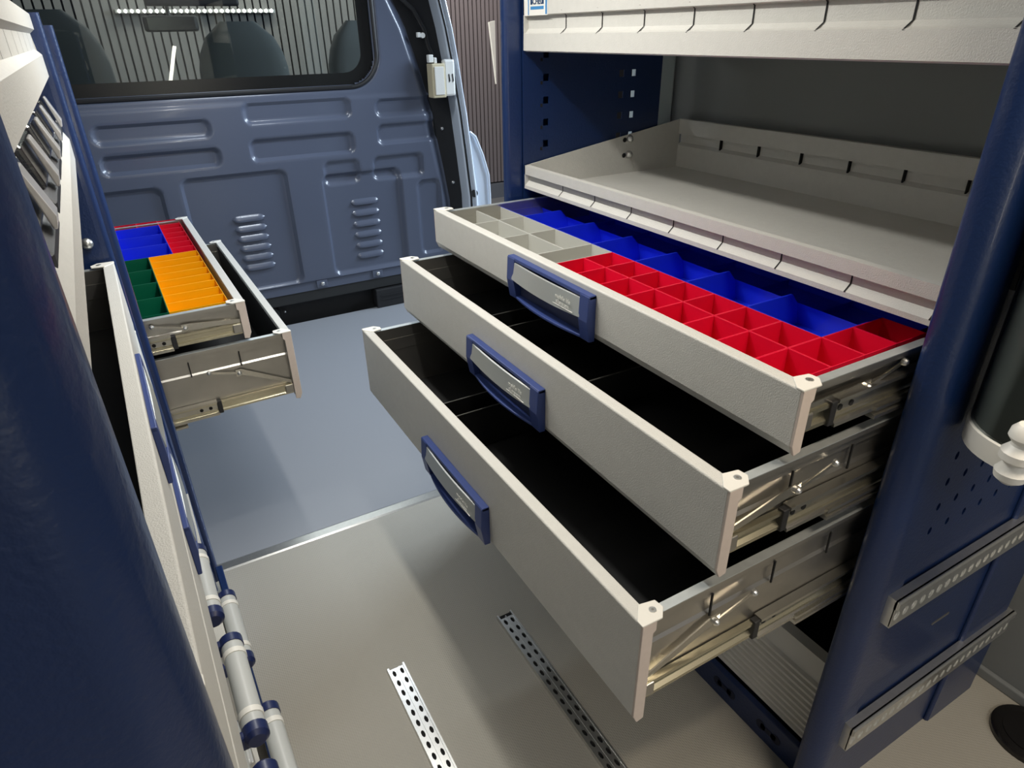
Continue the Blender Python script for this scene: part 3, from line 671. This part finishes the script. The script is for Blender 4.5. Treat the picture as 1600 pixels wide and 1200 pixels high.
def long_bin_mesh(w, l, h, m_, name):
    b = MB(); t = 0.0012; g = 0.0005; lo = h*0.70; c1, c2 = 0.118, 0.136
    b.box(g, w-g, g, l-g, 0, t); b.box(g, g+t, g, l-g, 0, h); b.box(w-g-t, w-g, g, l-g, 0, h)
    b.prism([(c2+0.012, 0), (c2, lo), (c2+t, lo), (c2+0.012+t, 0)], 'y', g, l-g)
    for y in (g, l-g-t): b.prism([(g, 0), (g, h), (c1, h), (c2, lo), (c2+0.02, 0.012), (w-g, 0.012), (w-g, 0)], 'y', y, y+t)
    me = bpy.data.meshes.new(name); me.from_pydata(b.v, [], b.f)
    bm = bmesh.new(); bm.from_mesh(me); bmesh.ops.recalc_face_normals(bm, faces=bm.faces); bm.to_mesh(me); bm.free()
    me.materials.append(m_); return me
HB = 0.066; ZB = 1.0245
M_RED = bin_mesh(U, U, HB, RED, 'red_bin'); M_GREY = bin_mesh(U, 2*U, HB, GREY, 'grey_bin'); M_GREYW = bin_mesh(2*U, U, HB, GREY, 'grey_bin_wide')
M_BLUE = long_bin_mesh(4*U, 2*U, HB, BBIN, 'blue_bin')
def place(me, name, loc, label, group, cat='bin', rot=0):
    o = bpy.data.objects.new(name, me); C.objects.link(o); o.location = loc; o.rotation_euler = (0, 0, rot)
    return tag(o, label, cat, group)
ORD = ['first', 'second', 'third', 'fourth', 'fifth', 'sixth', 'seventh', 'eighth', 'ninth']
X0, Y0 = -0.1475, 0.0445
for r_ in range(8):
    for c in range(2):
        place(M_RED, 'red_bin', (X0+c*U, Y0+r_*U, ZB), 'small square red bin, %s from the near end, %s row of the top right drawer' % (ORD[r_], 'front' if c == 0 else 'second'), 'small red bins in the top right drawer')
for c in (2, 3):
    place(M_RED, 'red_bin', (X0+c*U, Y0, ZB), 'red square bin at the near drawer side, %s' % ('third from the drawer front' if c == 2 else 'half hidden under the shelf'), 'small red bins in the top right drawer')
place(M_GREYW, 'grey_bin', (X0, Y0+8*U, ZB), 'crosswise grey bin next to the red bins in the top right drawer', 'grey bins in the top right drawer')
for k in range(3):
    for c in range(2):
        place(M_GREY, 'grey_bin', (X0+c*U, Y0+(9+2*k)*U, ZB), 'grey bin, %s pair from the far drawer end, %s row' % (ORD[2-k], 'front' if c == 0 else 'back'), 'grey bins in the top right drawer')
for k in range(7):
    place(M_BLUE, 'blue_bin', (X0+2*U, Y0+(1+2*k)*U, ZB), 'long blue bin with cut down sides, %s from the near end of the right drawer' % ORD[k], 'long blue bins in the top right drawer')

# ------------------------------------------------------------------ tank at the right edge
tk = thing('water_tank', (0.155, -0.15, 0.95), 'smoked clear water container with white base and ribbed white tap', 'tank')
cx, cy = 0.155, -0.150
MB().tube([(cx, cy, 1.012), (cx, cy, 1.50)], 0.088, 48, cap=True).build('tank_body', SMOKE, tk, smooth=True)
MB().tube([(cx, cy, 0.974), (cx, cy, 0.978), (cx, cy, 1.011), (cx, cy, 1.013)], [0.080, 0.090, 0.091, 0.088], 48).build('base_ring', WHITE, tk, smooth=True)
MB().tube([(cx, cy, 1.014), (cx, cy, 1.49)], 0.084, 40).build('tank_filling', mat('tank_dark', (0.13, 0.145, 0.14), 0.8, coltex=0.3, cscale=12), tk, smooth=True)
MB().tube([(0.022, -0.176, z+0.017) for z in (1.062, 1.054, 1.044, 1.036, 1.032, 1.022, 1.012, 1.006, 1.002, 0.992, 0.982, 0.974)], [0.012, 0.018, 0.019, 0.013, 0.013, 0.021, 0.021, 0.014, 0.014, 0.020, 0.018, 0.008], 20).build('tap', WHITE, tk, smooth=True)
MB().tube([(cx-0.07, cy-0.015, 1.000), (0.022, -0.176, 1.03)], 0.012, 12).build('tap_neck', WHITE, tk, smooth=True)
MB().box(cx-0.02, cx+0.03, -0.062, -0.052, 1.2, 1.5).build('wall_bracket', DARK, tk)

# ------------------------------------------------------------------ left near rack
Lr = thing('shelving_unit', (-1.2, 0.6, 0), 'left van rack with blue posts, cream shelf and closed drawers', 'rack')
MB().prism([(x, y) for x, y in end_profile(-0.93, -0.055-0.075, -0.055, -1.02, 0.05)], 'z', 0, 2.0).build('post', BLUE, Lr, smooth=True) if 0 else None
def left_post(xfront, yo, yi, xb, r, zt, rotx=True):
    s = 1 if yi > yo else -1
    pts = [(xb, yo)]
    for k in range(11):
        a = math.radians(90*k/10); pts.append((xfront-r+r*math.sin(a), yo+s*(r-r*math.cos(a))))
    for k in range(5):
        a = math.radians(90*k/4); rr = 0.012; pts.append((xfront-rr+rr*math.cos(a), yi-s*(rr-rr*math.sin(a))))
    pts += [(xb, yi)]
    return MB().prism(pts, 'z', 0, zt)
left_post(-0.930, -0.142, -0.075, -1.40, 0.045, 2.0).build('post', BLUE, Lr, xf=LX, smooth=True)
left_post(-0.930, 1.345, 1.302, -1.40, 0.022, 1.575).build('post', BLUE, Lr, xf=LX, smooth=True)
left_post(-0.913, 1.392, 1.350, -1.40, 0.022, 1.553).build('post', BLUE, Lr, xf=LX, smooth=True)
MB().box(-1.39, -0.950, 1.298, 1.303, 0, 1.574).build('side_panel', BLUE, Lr, xf=LX)
# cream shelf holding the clear cases
def l_shelf(zb, zr, zt, floorz, label, top=False):
    x0 = -0.946
    if top: P = [(x0, zt), (x0, zb+0.085), (x0-0.009, zb+0.078), (x0-0.009, zb+0.05), (x0, zb+0.04), (x0, zb), (x0-0.02, zb), (x0-0.02, zt)]
    else: P = [(x0-0.016, zt), (x0, zr), (x0+0.001, zr-0.002), (x0, zb), (x0-0.02, zb), (x0-0.025, zt)]
    s = MB().prism(P, 'y', -0.055, 1.297)
    s.box(-1.38, x0-0.02, -0.055, 1.297, floorz-0.003, floorz)
    for yy in (-0.058, 1.295): s.prism([(x0-0.004, floorz-0.003), (x0-0.012, zt+0.005), (-1.38, zt+0.07), (-1.38, floorz-0.003)], 'y', yy, yy+0.003)
    return s.build('shelf', CREAM, Lr, xf=LX, label=label)
l_shelf(1.297, 1.340, 1.372, 1.335, 'cream shelf tray carrying the clear cases')
ts = l_shelf(1.460, 1.5, 1.572, 1.475, 'cream top shelf of the left rack', top=True)
for y in YS:
    MB().add([LXp for LXp in [(-0.9548, y+0.1, 1.54), (-0.9548, y+0.103, 1.54), (-0.9548, y+0.103, 1.51), (-0.9548, y+0.1, 1.51)]], [(0, 1, 2, 3)]).build('slot', VOID, ts, xf=LX)
# closed drawers
for zb_, zt_, nm, hd in ((0.90, 1.070, 'closed top drawer', (0.44, 0.72)), (0.722, 0.895, 'closed second drawer', (0.44, 0.72))):
    make_drawer(Lr, -0.934, -1, -0.04, 1.28, zb_, zt_, 0.40, 'cream '+nm+' of the left rack', xf=LX, handle=hd, slots=False, sides=False, hs=0.5)
MB().box(-1.38, -1.37, -0.05, 1.29, 0.0, 1.33).build('back_panel', BLACK, Lr, xf=LX)
MB().box(-0.92, -0.90, -0.06, 1.30, 0.0, 0.10).build('kick_plate', BLUE, Lr, xf=LX, bevel=0.003)
MB().box(-1.37, -0.93, -0.05, 1.29, 0.385, 0.39).build('base_shelf', CREAM, Lr, xf=LX)
MB().disc((-0.975, 1.296, 1.115), (0, -1, 0), 0.013, 0.012, 14, dome=1).build('bolt', ALU, Lr, xf=LX, smooth=True)
# clear cases on the shelf
def clear_case(y, k):
    t = thing('clear_case', LX(Vector((-1.12, y, 1.336))), 'clear plastic case on black base, %s along the left shelf' % (['nearest', 'second', 'third', 'fourth', 'farthest'][k]), 'case', 'clear plastic cases on the left shelf')
    w = 0.092
    MB().prism([(-0.985, 1.337), (-0.952, 1.350), (-0.952, 1.366), (-0.962, 1.378), (-1.30, 1.378), (-1.30, 1.337)], 'y', y-w, y+w).build('base', DARK, t, xf=LX, bevel=0.006)
    MB().prism([(-0.955, 1.379), (-0.968, 1.425), (-0.984, 1.440), (-1.28, 1.440), (-1.28, 1.379)], 'y', y-w+0.006, y+w-0.006).build('lid', CLEAR, t, xf=LX, bevel=0.007, seg=3)
    for q in (-w+0.012, w-0.016): MB().box(-1.27, -0.985, y+q, y+q+0.004, 1.440, 1.446).build('lid_rib', CLEAR, t, xf=LX)
    MB().prism([(-0.9475, 1.372), (-0.9455, 1.384), (-0.962, 1.428), (-0.9655, 1.428), (-0.951, 1.372)], 'y', y-0.020, y+0.020).build('latch', mat('frosted_plastic', (0.62, 0.61, 0.60), 0.18, metal=0.25), t, xf=LX, bevel=0.0015)
    MB().box(-1.25, -1.0, y-w+0.03, y+w-0.03, 1.380, 1.415).build('contents', mat('case_contents', (0.10, 0.085, 0.07), 0.5, metal=0.4, coltex=0.6, cscale=30), t, xf=LX, bevel=0.01)
for k in range(5): clear_case(0.285+0.2335*k, k)
# tool cases with tubular handles under the drawers
def tool_case(y, z, wd, h, label, xo=0.0, dy=0.0):
    t = thing('tool_case', LX(Vector((-1.13, y, z))), label, 'case', 'tool cases under the left drawers')
    MB().box(-1.33, -0.945+xo, y-wd/2, y+wd/2, z, z+h*0.62).build('body', TUBE, t, xf=LX, bevel=0.012, seg=3)
    MB().box(-1.33, -0.945+xo, y-wd/2, y+wd/2, z+h*0.64, z+h).build('lid', TUBE, t, xf=LX, bevel=0.012, seg=3)
    zz = z+h*0.72; a, c = y+dy-0.085, y+dy+0.085; hx = -0.898+xo
    MB().tube([(hx, a, zz), (hx, c, zz)], 0.0165, 18).build('handle', TUBE, t, xf=LX, smooth=True)
    for q in (a, c):
        s = 1 if q == c else -1
        MB().tube([(hx, q-s*0.004, zz), (hx, q+s*0.012, zz), (hx, q+s*0.018, zz)], [0.018, 0.018, 0.012], 18).build('handle_end', BLUEN, t, xf=LX, smooth=True)
        MB().tube([(hx, q-s*0.030, zz), (hx, q-s*0.020, zz)], 0.0178, 18).build('handle_ring', WHITE, t, xf=LX, smooth=True)
        MB().box(-0.948+xo, hx, q-0.002*s, q+0.013*s, zz-0.016, zz+0.010).build('handle_mount', BLUEN, t, xf=LX, bevel=0.004)
    for q in (y-wd*0.36, y+wd*0.36): MB().box(-0.948+xo, -0.938+xo, q-0.022, q+0.022, z+h*0.5, z+h*0.8).build('latch', ALU, t, xf=LX, bevel=0.003)
    MB().box(-1.2, -1.0, y-wd/2+.02, y+wd/2-.02, z+h, z+h+0.002).build('lid_rib', TUBE, t, xf=LX)
tool_case(0.535, 0.555, 0.24, 0.155, 'light grey tool case with tube handle, farthest of the upper row', -0.036, 0.03)
tool_case(0.285, 0.555, 0.24, 0.155, 'light grey tool case with blue ended tube handle, in the middle of the upper row', -0.020, 0.025)
tool_case(0.035, 0.555, 0.24, 0.155, 'light grey tool case next to the near blue post, upper row', -0.022, 0.03)
tool_case(0.17, 0.392, 0.40, 0.155, 'lower light grey tool case, under the nearest two', 0.004, 0.12)
tool_case(0.60, 0.392, 0.40, 0.155, 'lower light grey tool case, second from the near post', -0.01, 0.0)

# ------------------------------------------------------------------ left far drawer cabinet
Lf = thing('drawer_cabinet', (-1.15, 2.0, 0), 'left far cabinet with two pulled out drawers beside the bulkhead', 'cabinet')
MB().box(-1.40, -0.955, 1.385, 1.389, 0, 0.98).build('side_panel', BLUE, Lf, xf=LX)
MB().box(-1.40, -0.955, 2.60, 2.604, 0, 0.98).build('side_panel', BLUE, Lf, xf=LX)
MB().box(-1.40, -1.39, 1.39, 2.60, 0, 0.98).build('back_panel', BLUE, Lf, xf=LX)
DA = make_drawer(Lf, -0.656, -1, 1.40, 2.553, 0.765, 0.875, 0.44, 'upper open drawer with coloured bins', xf=LX, handle=None, lined=False, slide_z=0.03, fixedx=-0.86)
DB = make_drawer(Lf, -0.549, -1, 1.40, 2.56, 0.535, 0.758, 0.44, 'lower open drawer, dark lined and empty', xf=LX, handle=None, slide_z=0.035, fixedx=-0.79)
XL, YL, ZL, HL = -0.692, 1.449, 0.803, 0.064
M_GREEN = bin_mesh(2*U, 1.92*U, HL, GREEN, 'green_bin'); M_YEL = bin_mesh(2*U, U*0.96, HL, YEL, 'yellow_bin'); M_BL2 = bin_mesh(2*U, 2*U, HL, BBIN, 'blue_square_bin'); M_RD2 = bin_mesh(U, U*0.985, HL, RED, 'small_red_bin')
def lplace(me, name, x, y, label, group):
    p = LX(Vector((x, y, ZL))); return place(me, name, p, label, group, rot=A_)
for k in range(8): lplace(M_YEL, 'yellow_bin', XL-2*U, YL+k*U*0.96, 'narrow yellow bin, %s from the near end of the upper left drawer' % ORD[k], 'yellow bins in the upper left drawer')
for k in range(4): lplace(M_GREEN, 'green_bin', XL-4*U, YL+k*1.92*U, 'dark green bin, %s from the near end of the upper left drawer' % ORD[k], 'green bins in the upper left drawer')
yb_ = YL+8*U*0.96
for k in range(3): lplace(M_BL2, 'blue_bin', XL-3*U, yb_+k*2*U, 'blue bin, %s behind the green bins in the left drawer' % ORD[k], 'blue bins in the upper left drawer')
for k in range(7): lplace(M_RD2, 'red_bin', XL-U, yb_+k*U*0.985, 'small red bin by the left drawer front, %s behind the yellow bins' % ORD[k], 'small red bins in the upper left drawer')
for k in range(2): lplace(M_RD2, 'red_bin', XL-(2+k)*U, yb_+6*U+0.001, 'small red bin at the far drawer end, %s' % ('in the middle' if k == 0 else 'next to the blue post'), 'small red bins in the upper left drawer')
